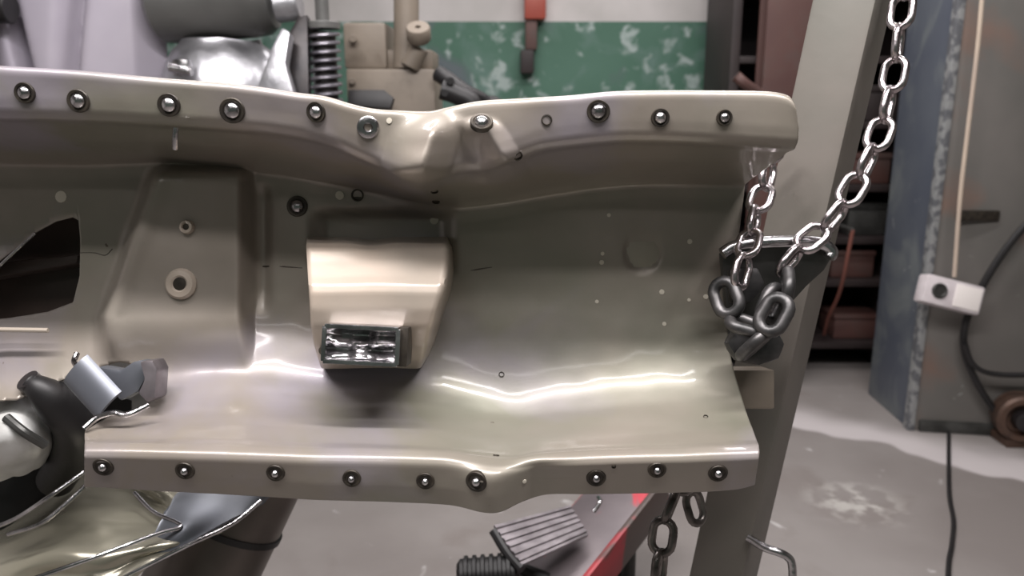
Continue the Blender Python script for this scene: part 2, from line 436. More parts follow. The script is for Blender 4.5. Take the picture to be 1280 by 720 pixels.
# pull the ragged rim of the two openings onto their outline
def nearest(u, v, poly):
    best = None
    for k in range(len(poly)):
        a = Vector(poly[k]); b = Vector(poly[(k + 1) % len(poly)]); p = Vector((u, v)); ab = b - a
        t = clamp((p - a).dot(ab) / ab.length_squared); q = a + ab * t; dd = (p - q).length
        if best is None or dd < best[0]: best = (dd, q)
    return best
for (a, b), vt in vs.items():
    if vt.is_boundary and 0 < a < NU and 0 < b < NV - 1:
        u, v = pix[a][b]
        cand = min((nearest(u, v, CUT), nearest(u, v, HOLE)), key=lambda z: z[0])
        if cand[0] < 8: vt.co = W(cand[1].x, cand[1].y, cols[a][b][2])
def frame_at(u, v):
    best = (1e9, 0, 0)
    for i in range(1, NU, 2):
        pi = pix[i]
        if abs(pi[NV // 2][0] - u) > 140: continue
        for j in range(1, NV - 1):
            e = (pi[j][0] - u) ** 2 + (pi[j][1] - v) ** 2
            if e < best[0]: best = (e, i, j)
    e, i, j = best
    i = min(max(i, 3), NU - 3); j = min(max(j, 1), NV - 2)
    n = (toworld(cols[i + 3][j]) - toworld(cols[i - 3][j])).cross(toworld(cols[i][j + 1]) - toworld(cols[i][j - 1])).normalized()
    if n.dot(FW) > 0: n = -n
    return toworld(cols[i][j]), n, cols[i][j][2]
def depth_at(u, v):
    best = (1e9, 1.)
    for i in range(0, NU + 1, 2):
        pi = pix[i]
        if abs(pi[NV // 2][0] - u) > 120: continue
        for j in range(NV):
            e = (pi[j][0] - u) ** 2 + (pi[j][1] - v) ** 2
            if e < best[0]: best = (e, cols[i][j][2])
    return best[1]
panel = thing('bent_panel', 'long olive painted steel channel, badly kinked, with bolts along both flanges', 'metal panel', W(640, 400, 1.0))
o = link('sheet', bm, M['panel'], panel, smooth=-1)
md = o.modifiers.new('thick', 'SOLIDIFY'); md.thickness = .0026; md.offset = 0

# bolts: a dark countersunk rim and a shiny domed head
def bolt(u, v, r, kind='dome', tilt=(0, 0)):
    c, nn, d = frame_at(u, v); c = W(u, v, d) ; ax = nn
    ax = (nn * 3 - FW).normalized(); c = c + ax * .0016
    r = r / F * d
    bm = bmesh.new()
    if kind == 'dome':
        lathe(bm, [(0, -.004), (r * 1.45, -.004), (r * 1.45, .0012), (r * 1.35, .0026), (r * 1.1, .0022), (r * 1.0, .001), (0, .001)], c, ax, 28)
        rs = 1. if v < 400 else .68
        r *= rs
        rim = link('washer', bm, M['hole'], panel)
        bm = bmesh.new()
        lathe(bm, [(0, -.002), (r * .92, -.002), (r * .92, .002), (r * .80, .0045), (r * .5, .0065), (r * .2, .0074), (0, .0076)], c, ax, 28)
        return link('bolt', bm, M['steel'], panel)
    if kind == 'ring':
        lathe(bm, [(r * .38, -.003), (r * 1.15, -.003), (r * 1.15, .002), (r * .95, .0036), (r * .5, .0036), (r * .38, .002), (r * .38, -.003)], c, ax, 28)
        return link('washer', bm, M['steel'], panel)
    if kind == 'nut':
        lathe(bm, [(0, -.004), (r * 1.3, -.004), (r * 1.3, .003), (r * 1.1, .0075), (r * .7, .0085), (r * .55, .006), (r * .52, -.001), (0, -.001)], c, ax, 28)
        link('nut', bm, M['paneltan'], panel)
        bm = bmesh.new(); lathe(bm, [(0, -.003), (r * .6, -.003), (r * .6, .0055), (r * .5, .0058), (0, .0058)], c, ax, 24)
        return link('nut_hole', bm, M['hole'], panel)
    if kind == 'hole':
        lathe(bm, [(0, -.003), (r, -.003), (r, .0008), (r * .8, .0012), (r * .7, -.001), (0, -.001)], c, ax, 20)
        return link('bolt_hole', bm, M['hole'], panel)
    if kind == 'chip':
        lathe(bm, [(0, -.002), (r, -.002), (r * .9, .0006), (0, .0009)], c, ax, 12)
        return link('paint_chip', bm, M['palechip'], panel)
for u, v, r in ((32, 116, 9), (99, 126, 10), (212, 131, 10), (291, 138, 11), (396, 140, 9), (602, 154, 10), (748, 139, 10), (825, 147, 8), (905, 147, 7)):
    bolt(u, v, r, 'dome', (0, .25))
bolt(460, 159, 12, 'ring', (-.15, .3)); bolt(683, 150, 7, 'hole'); bolt(487, 151, 4, 'chip', (0, .3))
for u, v, r in ((130, 582, 9), (232, 587, 8.5), (345, 590, 8), (440, 597, 8), (532, 600, 8), (596, 601, 9.5), (745, 596, 8.5), (821, 586, 8), (897, 590, 8.5)):
    bolt(u, v, r, 'dome', (0, -.1))
bolt(655, 601, 3, 'chip'); bolt(620, 570, 4, 'hole', (0, .5)); bolt(767, 582, 3, 'hole')
bolt(227, 355, 15, 'nut'); bolt(235, 284, 7, 'nut', (0, .4)); bolt(372, 258, 9, 'dome'); bolt(447, 244, 8, 'hole'); bolt(425, 244, 6, 'chip')
bolt(77, 246, 8, 'chip', (0, .5)); bolt(543, 238, 5, 'hole'); bolt(545, 251, 5, 'hole'); bolt(647, 195, 6, 'hole'); bolt(543, 275, 6, 'chip', (0, .6))
for u, v, r in ((761, 269, 2.6), (753, 317, 2.6), (752, 328, 3.2), (862, 302, 3.4), (746, 377, 2.6), (827, 365, 3.6), (861, 375, 2.4), (882, 371, 3.4), (830, 405, 3)):
    bolt(u, v, r, 'chip', (0, .4))
bolt(627, 468, 3.5, 'hole', (0, .6)); bolt(882, 522, 3, 'hole', (0, .6))
c_, n__, d_ = frame_at(803, 316); bm = bmesh.new(); lathe(bm, [(0, -.001), (.028, -.001), (.029, .0004), (.026, .0016), (0, .0016)], c_, n__, 40); link('plug', bm, M['plug'], panel)
# pin under the flange, thin cracks, edges at the far left
bm = bmesh.new(); tube(bm, [W(220, 160, 1.0), W(219, 168, 1.0), W(219, 186, 1.012)], .0035, 10, smooth=False); link('pin', bm, M['steel'], panel)
for pts in ([(100, 316), (118, 316), (132, 319), (141, 311)], [(328, 333), (350, 333), (378, 335)], [(560, 343), (590, 338), (615, 334)]):
    bm = bmesh.new(); tube(bm, [W(u, v, depth_at(u, v) - .0003) for u, v in pts], .0013, 6); link('crack', bm, M['hole'], panel)
bm = bmesh.new(); tube(bm, [W(-60, 395, 1.19), W(0, 332, 1.19), W(44, 291, 1.19)], .0022, 8); link('opening_edge', bm, M['steel'], panel)
bm = bmesh.new(); tube(bm, [W(-80, 412, 1.165), W(0, 412, 1.165), W(60, 413, 1.165)], .0035, 8, smooth=False); link('edge_rod', bm, M['paneltan'], panel)

bm = bmesh.new(); slab(bm, [(-160, 225), (118, 225), (122, 440), (-160, 440)], 1.30, .02, .004)
slab(bm, [(-160, 222), (120, 222), (120, 236), (-160, 236)], 1.225, .075, .002); slab(bm, [(108, 236), (120, 236), (120, 436), (108, 436)], 1.225, .08, .002)
slab(bm, [(-160, 340), (60, 322), (98, 318), (96, 330), (-160, 372)], 1.25, .05, .006)
link('dark_liner', bm, M['liner'], panel)  # dark pocket added behind the opening to keep it dark
# tan block standing out of the web, with its square shiny tube end
prof = [(298, 1.215), (302, 1.17), (306, 1.128), (312, 1.112), (330, 1.098), (348, 1.082), (357, 1.073), (366, 1.070), (385, 1.072), (405, 1.080), (430, 1.098), (446, 1.125), (458, 1.162)]
def blockfn(s, t):
    n = len(prof) - 1; x = t * n; i = min(int(x), n - 1); f = x - i
    v = prof[i][0] * (1 - f) + prof[i + 1][0] * f; d = prof[i][1] * (1 - f) + prof[i + 1][1] * f
    dw = (d - 1.0)
    uL = 383 + 6 * clamp((v - 300) / 100) ; uR = 557 - 19 * ss(330, 420, v)
    if t > .75: uL += 14 * (t - .75) * 4; uR -= 14 * (t - .75) * 4
    a = s * 2 - 1; e = abs(a)
    # sides fall back steeply with a rounded corner
    if e > .90:
        k = (e - .90) / .10; bk = 1.225 if v < 420 else 1.225 - .05 * clamp((v - 420) / 38)
        uu = (uL + uR) / 2 + math.copysign((uR - uL) / 2 * (1 - .0 * k), a) 
        kk = k * k
        d2 = d + (bk - d) * kk; e2 = .965 + .035 * math.sin(min(1, k * 2.5) * PI / 2)
        u = (uL + uR) / 2 + math.copysign((uR - uL) / 2 * e2, a)
        u = 640 + (u - 640) * d / (d + (d2 - d)) 
        vv = 360 + (v - 360) * d / d2
        return W(u, vv, d2)
    e2 = e / .90 * .965
    u = (uL + uR) / 2 + math.copysign((uR - uL) / 2 * e2, a)
    dip = 5 * gs(u - 465, 22) * (1 - ss(300, 330, v)) + .6 * math.sin(u * .05)
    return W(u, v + dip, d + .002 * gs(u - 500, 25) * ss(360, 400, v))
bm = bmesh.new(); sheet(bm, blockfn, 90, 70, .003); blk = link('block', bm, M['paneltan'], panel, 50)
bm = bmesh.new()
c = W(455, 430, 1.062); 
ax = (RT * math.cos(.05) - UP * math.sin(.05), UP * math.cos(.05) + RT * math.sin(.05), -FW)
wd, hg = .096, .046
for sx, sy, px_, py_ in ((wd, .006, 0, hg/2), (wd, .006, 0, -hg/2), (.006, hg, wd/2, 0), (.006, hg, -wd/2, 0)):
    box(bm, c + ax[0] * px_ + ax[1] * py_, (sx, sy, .05), ax, .001)
tb = link('square_tube', bm, M['steel'], panel)
def crush(s, t):
    x = (s - .5) * (wd - .004); y = (t - .5) * (hg - .004)
    h = .012 + .012 * noise.noise(Vector((x * 45, y * 60, 1.7))) + .005 * math.sin(t * 14)
    return c + ax[0] * x + ax[1] * y + ax[2] * h
bm = bmesh.new(); sheet(bm, crush, 40, 20, .004); link('crushed_end', bm, M['steel'], panel, 40)
bm = bmesh.new(); box(bm, W(507, 432, 1.075), (.012, .052, .05), ax, .002); link('shim', bm, M['hole'], panel)
bm = bmesh.new(); cyl(bm, W(404, 438, 1.10), W(404, 438, 1.055), .006); link('stud', bm, M['hole'], panel)

# ------------------------------------------------------------------ post with its plate, arm and hook
PT = Vector((.545, 1.30, 1.75)); PBt = Vector((.330, 1.31, 0.0))
PT = Vector((.578, 1.31, 1.75))
za = (PT - PBt).normalized()
post = thing('steel_post', 'leaning olive grey square steel post at the right end of the bent panel', 'post', PBt)
ang = math.radians(38)
xa = Vector((math.cos(ang), math.sin(ang) * -1, 0)); xa = (xa - za * xa.dot(za)).normalized(); ya = za.cross(xa)
bm = bmesh.new(); box(bm, (PT + PBt) / 2, (.094, .094, (PT - PBt).length), (xa, ya, za), .006); link('square_column', bm, M['post'], post)
bm = bmesh.new(); box(bm, PBt + Vector((0, 0, .006)), (.3, .3, .012), None, .002); link('base_plate', bm, M['darksteel'], post)
def pz(z): return PBt + za * (z / za.z)
# arm behind the panel that carries it
bm = bmesh.new(); a1 = W(946, 482, 1.30); box(bm, W(860, 484, 1.29), (.26, .062, .06), CAX, .004); link('support_arm', bm, M['beige'], post)
# chain plate
bm = bmesh.new()
out = [(902, 316), (925, 304), (970, 301), (1020, 302), (1040, 308), (1041, 320), (1030, 338), (1008, 358), (990, 378), (978, 404), (968, 436), (950, 450), (925, 446), (912, 420)]
slab(bm, out, lambda u, v: 1.16 + (v - 300) * .0003, .018, .002); pl = link('chain_plate', bm, M['darksteel'], post)
bm = bmesh.new()
rim = [W(u, v, 1.15) for u, v in ((903, 317), (918, 308), (940, 304), (975, 302), (1010, 302), (1030, 306), (1040, 315), (1036, 322))]
tube(bm, rim, .009, 12); link('plate_rim', bm, M['steel'], post)
bm = bmesh.new()
tube(bm, [W(935, 672, 1.38), W(955, 684, 1.36), W(972, 690, 1.35), W(984, 696, 1.35), W(990, 706, 1.35), W(991, 735, 1.35)], .007, 12); link('hook', bm, M['steel'], post)

# ------------------------------------------------------------------ chains
def linkmesh(name, L, Wd, r, m):
    bm = bmesh.new(); P = []
    R = Wd / 2 - r; S = L / 2 - r - R
    for k in range(9): a = -PI/2 + PI * k / 8; P.append(Vector((S + R * math.cos(a), R * math.sin(a), 0)))
    for k in range(9): a = PI/2 + PI * k / 8; P.append(Vector((-S + R * math.cos(a), R * math.sin(a), 0)))
    tube(bm, P, r, 10, smooth=False, closed=True)
    bmesh.ops.recalc_face_normals(bm, faces=bm.faces[:])
    me = bpy.data.meshes.new(name); bm.to_mesh(me); bm.free(); me.materials.append(m)
    for p in me.polygons: p.use_smooth = True
    return me
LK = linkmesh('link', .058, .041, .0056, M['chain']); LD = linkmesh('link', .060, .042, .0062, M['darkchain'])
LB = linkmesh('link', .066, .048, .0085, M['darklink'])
def chain(name, label, pts, me, pitch, roll0=0.5, group=None, face=None):
    P = smoothpath(pts, 12)
    root = thing(name, label, 'chain', P[0], group)
    # walk along
    Ls = [0]
    for i in range(1, len(P)): Ls.append(Ls[-1] + (P[i] - P[i-1]).length)
    n = int(Ls[-1] / pitch); out = []
    def at(s):
        for i in range(1, len(P)):
            if s <= Ls[i]: return P[i-1].lerp(P[i], (s - Ls[i-1]) / (Ls[i] - Ls[i-1]))
        return P[-1]
    for k in range(n + 1):
        a = at(k * pitch - pitch * .45 if k else 0); b = at(k * pitch + pitch * .45)
        t = (b - a).normalized(); c = at(k * pitch)
        v = -FW; v = (v - t * v.dot(t)).normalized(); wv = t.cross(v)
        roll = roll0 + (PI / 2 if k % 2 else 0) + random.uniform(-.15, .15)
        zz = v * math.cos(roll) + wv * math.sin(roll); yy = zz.cross(t)
        m4 = Matrix(((t.x, yy.x, zz.x, c.x), (t.y, yy.y, zz.y, c.y), (t.z, yy.z, zz.z, c.z), (0, 0, 0, 1)))
        ob = bpy.data.objects.new('link', me); COL.objects.link(ob); ob.parent = root
        ob.matrix_basis = Matrix.Translation(-root.location) @ m4
    return root
chain('steel_chain', 'bright steel chain slanting down from above the post to the right corner of its plate',
      [W(1136, -60, 1.16), W(1126, 20, 1.15), W(1117, 95, 1.15), W(1100, 165, 1.14), W(1074, 222, 1.13), W(1040, 275, 1.13), W(1005, 306, 1.125), W(975, 340, 1.12)], LK, .0458, .75)
chain('steel_chain', 'short bright chain hanging between the panel end and the left edge of the post plate',
      [W(966, 186, 1.22), W(958, 225, 1.20), W(944, 270, 1.17), W(934, 312, 1.13), W(926, 345, 1.12)], LK, .0458, .75)
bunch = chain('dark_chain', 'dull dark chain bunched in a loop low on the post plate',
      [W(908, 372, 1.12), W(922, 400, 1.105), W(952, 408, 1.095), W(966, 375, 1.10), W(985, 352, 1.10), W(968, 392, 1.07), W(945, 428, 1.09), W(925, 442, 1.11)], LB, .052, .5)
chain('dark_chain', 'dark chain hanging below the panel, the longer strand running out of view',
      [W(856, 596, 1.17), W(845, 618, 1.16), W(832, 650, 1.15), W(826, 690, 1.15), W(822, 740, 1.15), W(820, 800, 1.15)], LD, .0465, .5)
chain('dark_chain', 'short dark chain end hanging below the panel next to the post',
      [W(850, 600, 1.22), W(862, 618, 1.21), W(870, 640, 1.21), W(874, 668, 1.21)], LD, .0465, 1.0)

bm = bmesh.new(); slab(bm, [(908, 430), (920, 412), (948, 404), (972, 410), (984, 430), (976, 450), (950, 458), (922, 452)], 1.12, .03, .010)
slab(bm, [(912, 336), (948, 334), (958, 356), (940, 378), (914, 380)], 1.145, .02, .006)
link('grab_hook', bm, M['darklink'], bunch)
# ------------------------------------------------------------------ behind on the left: bench with vehicle parts
BT_ = .80
bench = thing('workbench', 'steel workbench behind the bent panel carrying the engine parts', 'workbench', (-1.1, 2.75, 0))
bm = bmesh.new(); box2(bm, (-2.1, 2.36, BT_ - .05), (-.16, 3.1, BT_), .004); link('bench_top', bm, M['darksteel'], bench)
for x in (-2.04, -.24):
    for y in (2.48, 3.04):
        bm = bmesh.new(); box2(bm, (x - .03, y - .03, 0), (x + .03, y + .03, BT_ - .05), .003); link('leg', bm, M['darksteel'], bench)
# pale grey ribbed body panel
def fend(s, t):
    z = BT_ + 1.0 * t; Y = 2.55
    uR = 196; uL = -160
    p = AY(uL + (uR - uL) * s, 50, Y); v = 90 * (1 - (z - 1.25) / .33)
    u = uL + (uR - uL) * s
    g = gs(u - (34 + .19 * v), 7) + .8 * gs(u - (109 - .22 * v), 10)
    yy = Y + .10 * g - .06 * math.sin(s * PI) + .012 * math.sin(z * 5 + s * 6)
    if s > .93: yy += (s - .93) * 1.2
    return Vector((p.x * (1 + .02 * (1 - t)), yy, z))
bm = bmesh.new(); sheet(bm, fend, 120, 30, .006); fo = link('body_panel', bm, M['palegrey'], None, 60)
tag(fo, 'pale grey ribbed body panel standing at the upper left behind the bent panel', 'body panel')
bm = bmesh.new(); cyl(bm, AY(-25, 8, 2.44), AY(14, 10, 2.44), .045, 20); 
tube(bm, [AY(-6, 8, 2.44), AY(-12, 60, 2.44), Vector((AY(-14, 100, 2.42).x, 2.42, BT_ + .0))], .018, 10)
tag(link('black_fitting', bm, M['black']), 'round black fitting on a stalk in the top left corner against pale grey panel', 'fitting')
# engine: drum over lumpy cast housing
eng = thing('engine', 'grey engine with round drum over a shiny cast housing, left of the coil spring', 'engine', AY(280, 200, 2.62).xy.to_3d() + Vector((0, 0, BT_)))
bm = bmesh.new(); a = AY(192, 6, 2.60); b = AY(352, -8, 2.60)
lathe(bm, [(0, 0), (.09, 0), (.115, .02), (.12, .06), (.122, .30), (.118, .345), (.10, .37), (0, .375)], a, b - a, 40); link('drum', bm, M['greydrum'], eng)
bm = bmesh.new(); cyl(bm, AY(345, 8, 2.56), AY(375, 4, 2.56), .05, 24); link('drum_cap', bm, M['alu'], eng)
def hous(s, t):
    th = s * 2 * PI; zc = AY(285, 128, 2.6).z
    rr = (.185 + .015 * math.sin(3 * th + 1)) 
    pr = math.sin(clamp(t, 0.02, 1) * PI * .5) ** .22
    x = AY(273, 100, 2.6).x + math.cos(th) * rr * pr * 1.32; y = 2.62 + math.sin(th) * rr * pr * .9
    z = BT_ + (1.0 - t) * (AY(285, 48, 2.5).z - BT_) + .0
    z += .012 * noise.noise(Vector((x * 14, y * 14, z * 10)))
    return Vector((x, y, z))
bm = bmesh.new(); sheet(bm, hous, 80, 40, .01); link('cast_housing', bm, M['alu'], eng, 60)
bm = bmesh.new(); box(bm, AY(228, 85, 2.44), (.05, .04, .05), None, .012); cyl(bm, AY(212, 84, 2.42), AY(240, 90, 2.42), .014)
link('lug', bm, M['steel'], eng)
bm = bmesh.new(); slab(bm, [(338, 62), (352, 34), (362, 40), (356, 80), (368, 120), (340, 125), (318, 118)], 2.22, .05, .006); link('gusset', bm, M['alu'], eng)
# coil shock
cs = thing('coil_spring_strut', 'black coil spring strut standing between the engine and the beige gearbox', 'shock absorber', Vector((AY(405, 200, 2.46).x, 2.46, BT_)))
bx = AY(405, 60, 2.46).x
zt = AY(405, 32, 2.46).z
bm = bmesh.new(); P = []
for k in range(24 * 16 + 1):
    a = k / 16 * 2 * PI; P.append(Vector((bx + .044 * math.cos(a), 2.46 + .044 * math.sin(a), BT_ + .10 + (zt - BT_ - .10) * k / (24 * 16))))
tube(bm, P, .0055, 8, smooth=False); link('coil', bm, M['spring'], cs)
bm = bmesh.new(); cyl(bm, (bx, 2.46, BT_), (bx, 2.46, zt - .02), .036); cyl(bm, (bx, 2.46, BT_), (bx, 2.46, BT_ + .1), .05); link('damper_body', bm, M['blackmetal'], cs)
bm = bmesh.new(); cyl(bm, (bx, 2.46, zt - .01), (bx, 2.46, zt + .01), .050); cyl(bm, (bx, 2.46, zt), (bx, 2.46, zt + .3), .020); link('top_mount', bm, M['greydrum'], cs)
bm = bmesh.new(); slab(bm, [(350, 60), (372, 22), (384, 18), (386, 140), (372, 150), (358, 120)], 2.30, .04, .004); link('side_bracket', bm, M['blackmetal'], cs)
# beige gearbox block
gb = thing('gearbox', 'beige cast gearbox with an upright pipe, right of the coil spring', 'gearbox', Vector((AY(488, 200, 2.75).x, 2.75, BT_)))
p1 = AY(432, 86, 2.62); p2 = AY(545, 150, 2.62)
bm = bmesh.new(); box2(bm, (p1.x, 2.62, BT_), (p2.x, 2.9, p1.z), .01); link('lower_case', bm, M['beige'], gb)
p3 = AY(428, 28, 2.64); p4 = AY(484, 90, 2.64)
bm = bmesh.new(); box2(bm, (p3.x, 2.64, p1.z), (p4.x, 2.88, p3.z), .012); 
box2(bm, (p4.x - .02, 2.66, p1.z), (p2.x - .01, 2.88, AY(500, 62, 2.66).z), .01)
cyl(bm, AY(441, 48, 2.64), AY(441, 48, 2.61), .012); cyl(bm, AY(440, 101, 2.62), AY(440, 101, 2.60), .010); link('upper_case', bm, M['beige'], gb)
bm = bmesh.new(); q = AY(505, 60, 2.62); cyl(bm, Vector((q.x, 2.66, p1.z)), Vector((q.x + .01, 2.68, 1.75)), .040, 24); link('pipe', bm, M['beige'], gb)
bm = bmesh.new(); q = AY(524, 50, 2.60); lathe(bm, [(.009, 0), (.034, 0), (.038, .006), (.038, .04), (.034, .046), (.009, .046), (.009, 0)], q, (0, -.6, .8), 28); 
cyl(bm, q + Vector((0, .02, -.02)), AY(512, 84, 2.62), .03); link('flange_ring', bm, M['beige'], gb)
bm = bmesh.new(); slab(bm, [(435, 112), (480, 112), (492, 122), (488, 136), (434, 132)], 2.46, .03, .004); link('shadow_slot', bm, M['black'], gb)  # black slab standing in for the shadow in the slot
# dark hose cluster
bm = bmesh.new()
tube(bm, [AY(548, 92, 2.6), AY(560, 100, 2.58), AY(580, 115, 2.56), AY(605, 128, 2.6), AY(620, 150, 2.65), Vector((AY(560, 220, 2.7).x, 2.75, BT_ + .02))], .026, 14)
tube(bm, [AY(552, 112, 2.5), AY(570, 118, 2.5), AY(590, 132, 2.5), AY(575, 170, 2.5), Vector((AY(545, 220, 2.6).x, 2.6, BT_ + .02))], .03, 14)
for u, v in ((563, 101), (556, 116)): cyl(bm, AY(u, v, 2.56), AY(u, v, 2.47), .012)
tag(link('black_hose', bm, M['black']), 'black coiled hoses beside the beige gearbox in front of the green wall', 'hose')

# red tool on the green wall
tl = thing('hanging_clamp', 'red handled tool with dark tip hanging on the green wall', 'tool', AY(668, 40, 4.24))
bm = bmesh.new(); p = AY(669, 24, 4.2); box2(bm, (p.x - .055, 4.2, p.z), (p.x + .055, 4.3, p.z + .20), .015); link('handle', bm, M['redtool'], tl)
bm = bmesh.new(); q = AY(664, 62, 4.22); box2(bm, (q.x - .03, 4.22, q.z), (q.x + .03, 4.3, p.z), .01); link('shaft', bm, M['rust'], tl)
bm = bmesh.new(); q2 = AY(659, 92, 4.22); box2(bm, (q2.x - .035, 4.21, q2.z), (q2.x + .035, 4.3, q.z), .012); link('tip', bm, M['darkwood'], tl)

# ------------------------------------------------------------------ right: shelf, rust column
sh = thing('shelving_unit', 'dark brown open shelving unit behind the leaning post', 'shelf', Vector((1.3, 3.85, 0)))
sx0 = AY(908, 60, 3.7).x; sx1 = 1.82; sy0, sy1 = 3.62, 4.1
bm = bmesh.new(); box2(bm, (sx0, sy1 - .02, 0), (sx1, sy1, 2.2)); link('back', bm, M['darkwood'], sh)
for x in (sx0, sx1 - .04):
    bm = bmesh.new(); box2(bm, (x, sy0, 0), (x + .04, sy1 - .02, 2.2), .003); link('side', bm, M['darkwood'], sh)
for z in (.12, .42, .62, .86, 1.14, 1.42, 1.70, 2.0):
    bm = bmesh.new(); box2(bm, (sx0 + .04, sy0, z), (sx1 - .04, sy1 - .02, z + .03), .003); link('shelf', bm, M['darkwood'], sh)
k = 0
lb = ['rust brown lidded tin on the lowest dark shelf just above the floor, behind the post', 'rust brown lidded tin beside the hanging orange cord, second lowest of the tins',
      'dark grey tin on the shelf level with the top of the orange cord', 'rust brown tin seen just above the orange cord behind the slanting chain', 'dark brown tin on the shelves, highest of all the tins']
for (u, z, wx, hz, mm) in ((1075, .15, .22, .12, 'rust'), (1062, .45, .20, .13, 'rust'), (1080, .65, .22, .15, 'darksteel'), (1070, .89, .2, .14, 'rust'), (1085, 1.17, .2, .16, 'darkwood')):
    x = AY(u, 350, 3.7).x
    t_ = thing('storage_tin', lb[k], 'tin', Vector((x, 3.78, z)), None); k += 1
    bm = bmesh.new(); box2(bm, (x - wx / 2, 3.68, z), (x + wx / 2, 3.88, z + hz * .8), .012); link('tin_body', bm, M[mm], t_)
    bm = bmesh.new(); box2(bm, (x - wx / 2 - .004, 3.676, z + hz * .8), (x + wx / 2 + .004, 3.884, z + hz), .008); link('lid', bm, M[mm], t_)
rc = AY(957, 50, 3.45).x; rc2 = AY(1018, 50, 3.45).x
col_ = thing('rusty_column', 'rust red steel column behind the top of the leaning post', 'column', Vector(((rc + rc2) / 2, 3.52, 0)))
bm = bmesh.new(); cx = (rc + rc2) / 2
for dy in (0, .1): box2(bm, (rc, 3.45 + dy, 0), (rc2 + .05, 3.465 + dy, 2.3), .002)
box2(bm, (cx - .01, 3.465, 0), (cx + .01, 3.55, 2.3)); link('beam', bm, M['rust'], col_)
# arm lying across at top of shelf (pale stick)
bm = bmesh.new(); tube(bm, [AY(920, 95, 3.3), AY(938, 110, 3.3), AY(1000, 150, 3.44)], .022, 10)
tube(bm, [AY(1000, 150, 3.44), Vector((AY(1000, 150, 3.44).x, 3.44, .01))], .02, 10, smooth=False)
tag(link('wooden_pole', bm, M['rust']), 'short brown pole end leaning at the foot of the rust red column', 'pole')

# ------------------------------------------------------------------ machine at right
A = AZ(1135, 536); B = AZ(1085, 492); Cc = AZ(1330, 548)
mach = thing('machine_cabinet', 'tall worn blue and grey steel machine cabinet on the right side', 'machine', A)
def prism(bm, pts, z0, z1, bev=.004):
    b2 = bmesh.new(); f = b2.faces.new([b2.verts.new((p[0], p[1], z0)) for p in pts])
    r = bmesh.ops.extrude_face_region(b2, geom=[f])
    for v in r['geom']:
        if isinstance(v, bmesh.types.BMVert): v.co.z = z1
    bmesh.ops.recalc_face_normals(b2, faces=b2.faces[:])
    if bev: bmesh.ops.bevel(b2, geom=b2.edges[:], offset=bev, segments=2, profile=.6, affect='EDGES')
    merge(bm, b2)
n_ = Vector(((B - A).y, -(B - A).x, 0)).normalized()
bm = bmesh.new(); prism(bm, [A, B, B + Vector((.25, .05, 0)), A + Vector((.1, .05, 0))], 0.0, 2.3); link('side_column', bm, M['blue'], mach)
bm = bmesh.new(); A2 = A + Vector((.012, -.0, 0)); prism(bm, [A2 + Vector((.0, -.012, 0)), Cc, Cc + Vector((0, .6, 0)), A2 + Vector((.12, .5, 0))], .0, 2.3); link('cabinet_body', bm, M['cabinet'], mach)
bm = bmesh.new(); box2(bm, (A.x - .012, A.y - .02, 0), (A.x + .016, A.y + .02, 2.3), .004); link('corner_strip', bm, M['wornedge'], mach)
# slot, kick rail, lower rust panel
s1 = W(1195, 266, 1); 
def onfront(u, v, e=.012):
    r = ray(u, v); nrm = Vector((-(Cc - A).y, (Cc - A).x, 0)).normalized()
    if nrm.y > 0: nrm = -nrm
    t = (A + nrm * (e + .012) - CAM).dot(nrm) / r.dot(nrm); return CAM + r * t
p = onfront(1195, 262, -.006); q = onfront(1247, 276, -.006)
bm = bmesh.new(); box2(bm, (p.x, min(p.y, q.y) - .01, q.z), (q.x, max(p.y, q.y) + .01, p.z), .003); link('slot', bm, M['hole'], mach)
p = onfront(1140, 522); q = onfront(1320, 545)
bm = bmesh.new(); prism(bm, [A + Vector((.03, -.03, 0)), Cc + Vector((0, -.02, 0)), Cc, A + Vector((.03, 0, 0))], 0, .045, .003); link('kick_rail', bm, M['darksteel'], mach)
# cables
def cable(name, pts, r, m, label, cat='cable'):
    bm = bmesh.new(); tube(bm, pts, r, 8); return tag(link(name, bm, m), label, cat)
cable('pendant_cord', [onfront(1230, -30, .10), onfront(1222, 60, .10), onfront(1209, 170, .10), onfront(1200, 250, .10), onfront(1193, 346, .10)], .0075, M['cream'], 'thin cream cord dropping down to the white socket box', 'cord')
sb = thing('socket_box', 'tilted white power socket box hanging on the cream cord', 'socket', onfront(1186, 367, .09))
c = onfront(1186, 368, .09); a_ = math.radians(-14); axs = (RT * math.cos(a_) + UP * math.sin(a_), UP * math.cos(a_) - RT * math.sin(a_), -FW)
bm = bmesh.new(); box(bm, c, (.215, .105, .07), axs, .012); link('housing', bm, M['socket'], sb)
bm = bmesh.new(); box(bm, c + axs[0] * .05 + axs[2] * .036, (.095, .082, .006), axs, .002); link('label_plate', bm, M['socket2'], sb)
bm = bmesh.new(); lathe(bm, [(0, 0), (.028, 0), (.028, .006), (.022, .008), (.018, .003), (0, .003)], c - axs[0] * .055 + axs[2] * .034, axs[2], 24); link('outlet', bm, M['darksteel'], sb)
cable('black_cable', [onfront(1310, 255, .06), onfront(1270, 295, .05), onfront(1235, 345, .05), onfront(1208, 400, .05), onfront(1206, 440, .05), onfront(1222, 480, .05), onfront(1245, 515, .05), onfront(1262, 535, .06)], .013, M['black'],
      'thick black cable curving down the grey cabinet to the round connector')
cable('black_cable', [onfront(1206, 430, .08), onfront(1216, 455, .08), onfront(1240, 467, .08), onfront(1290, 468, .08), onfront(1330, 460, .08)], .010, M['black'],
      'thinner black cable running level to the right edge below the socket box')
cn = thing('round_connector', 'rusty round motor housing at the right edge beside the floor', 'connector', onfront(1266, 534, .1))
c = onfront(1266, 532, .02); c.z = .105
ax_ = Vector((-.25, -1, .05)).normalized()
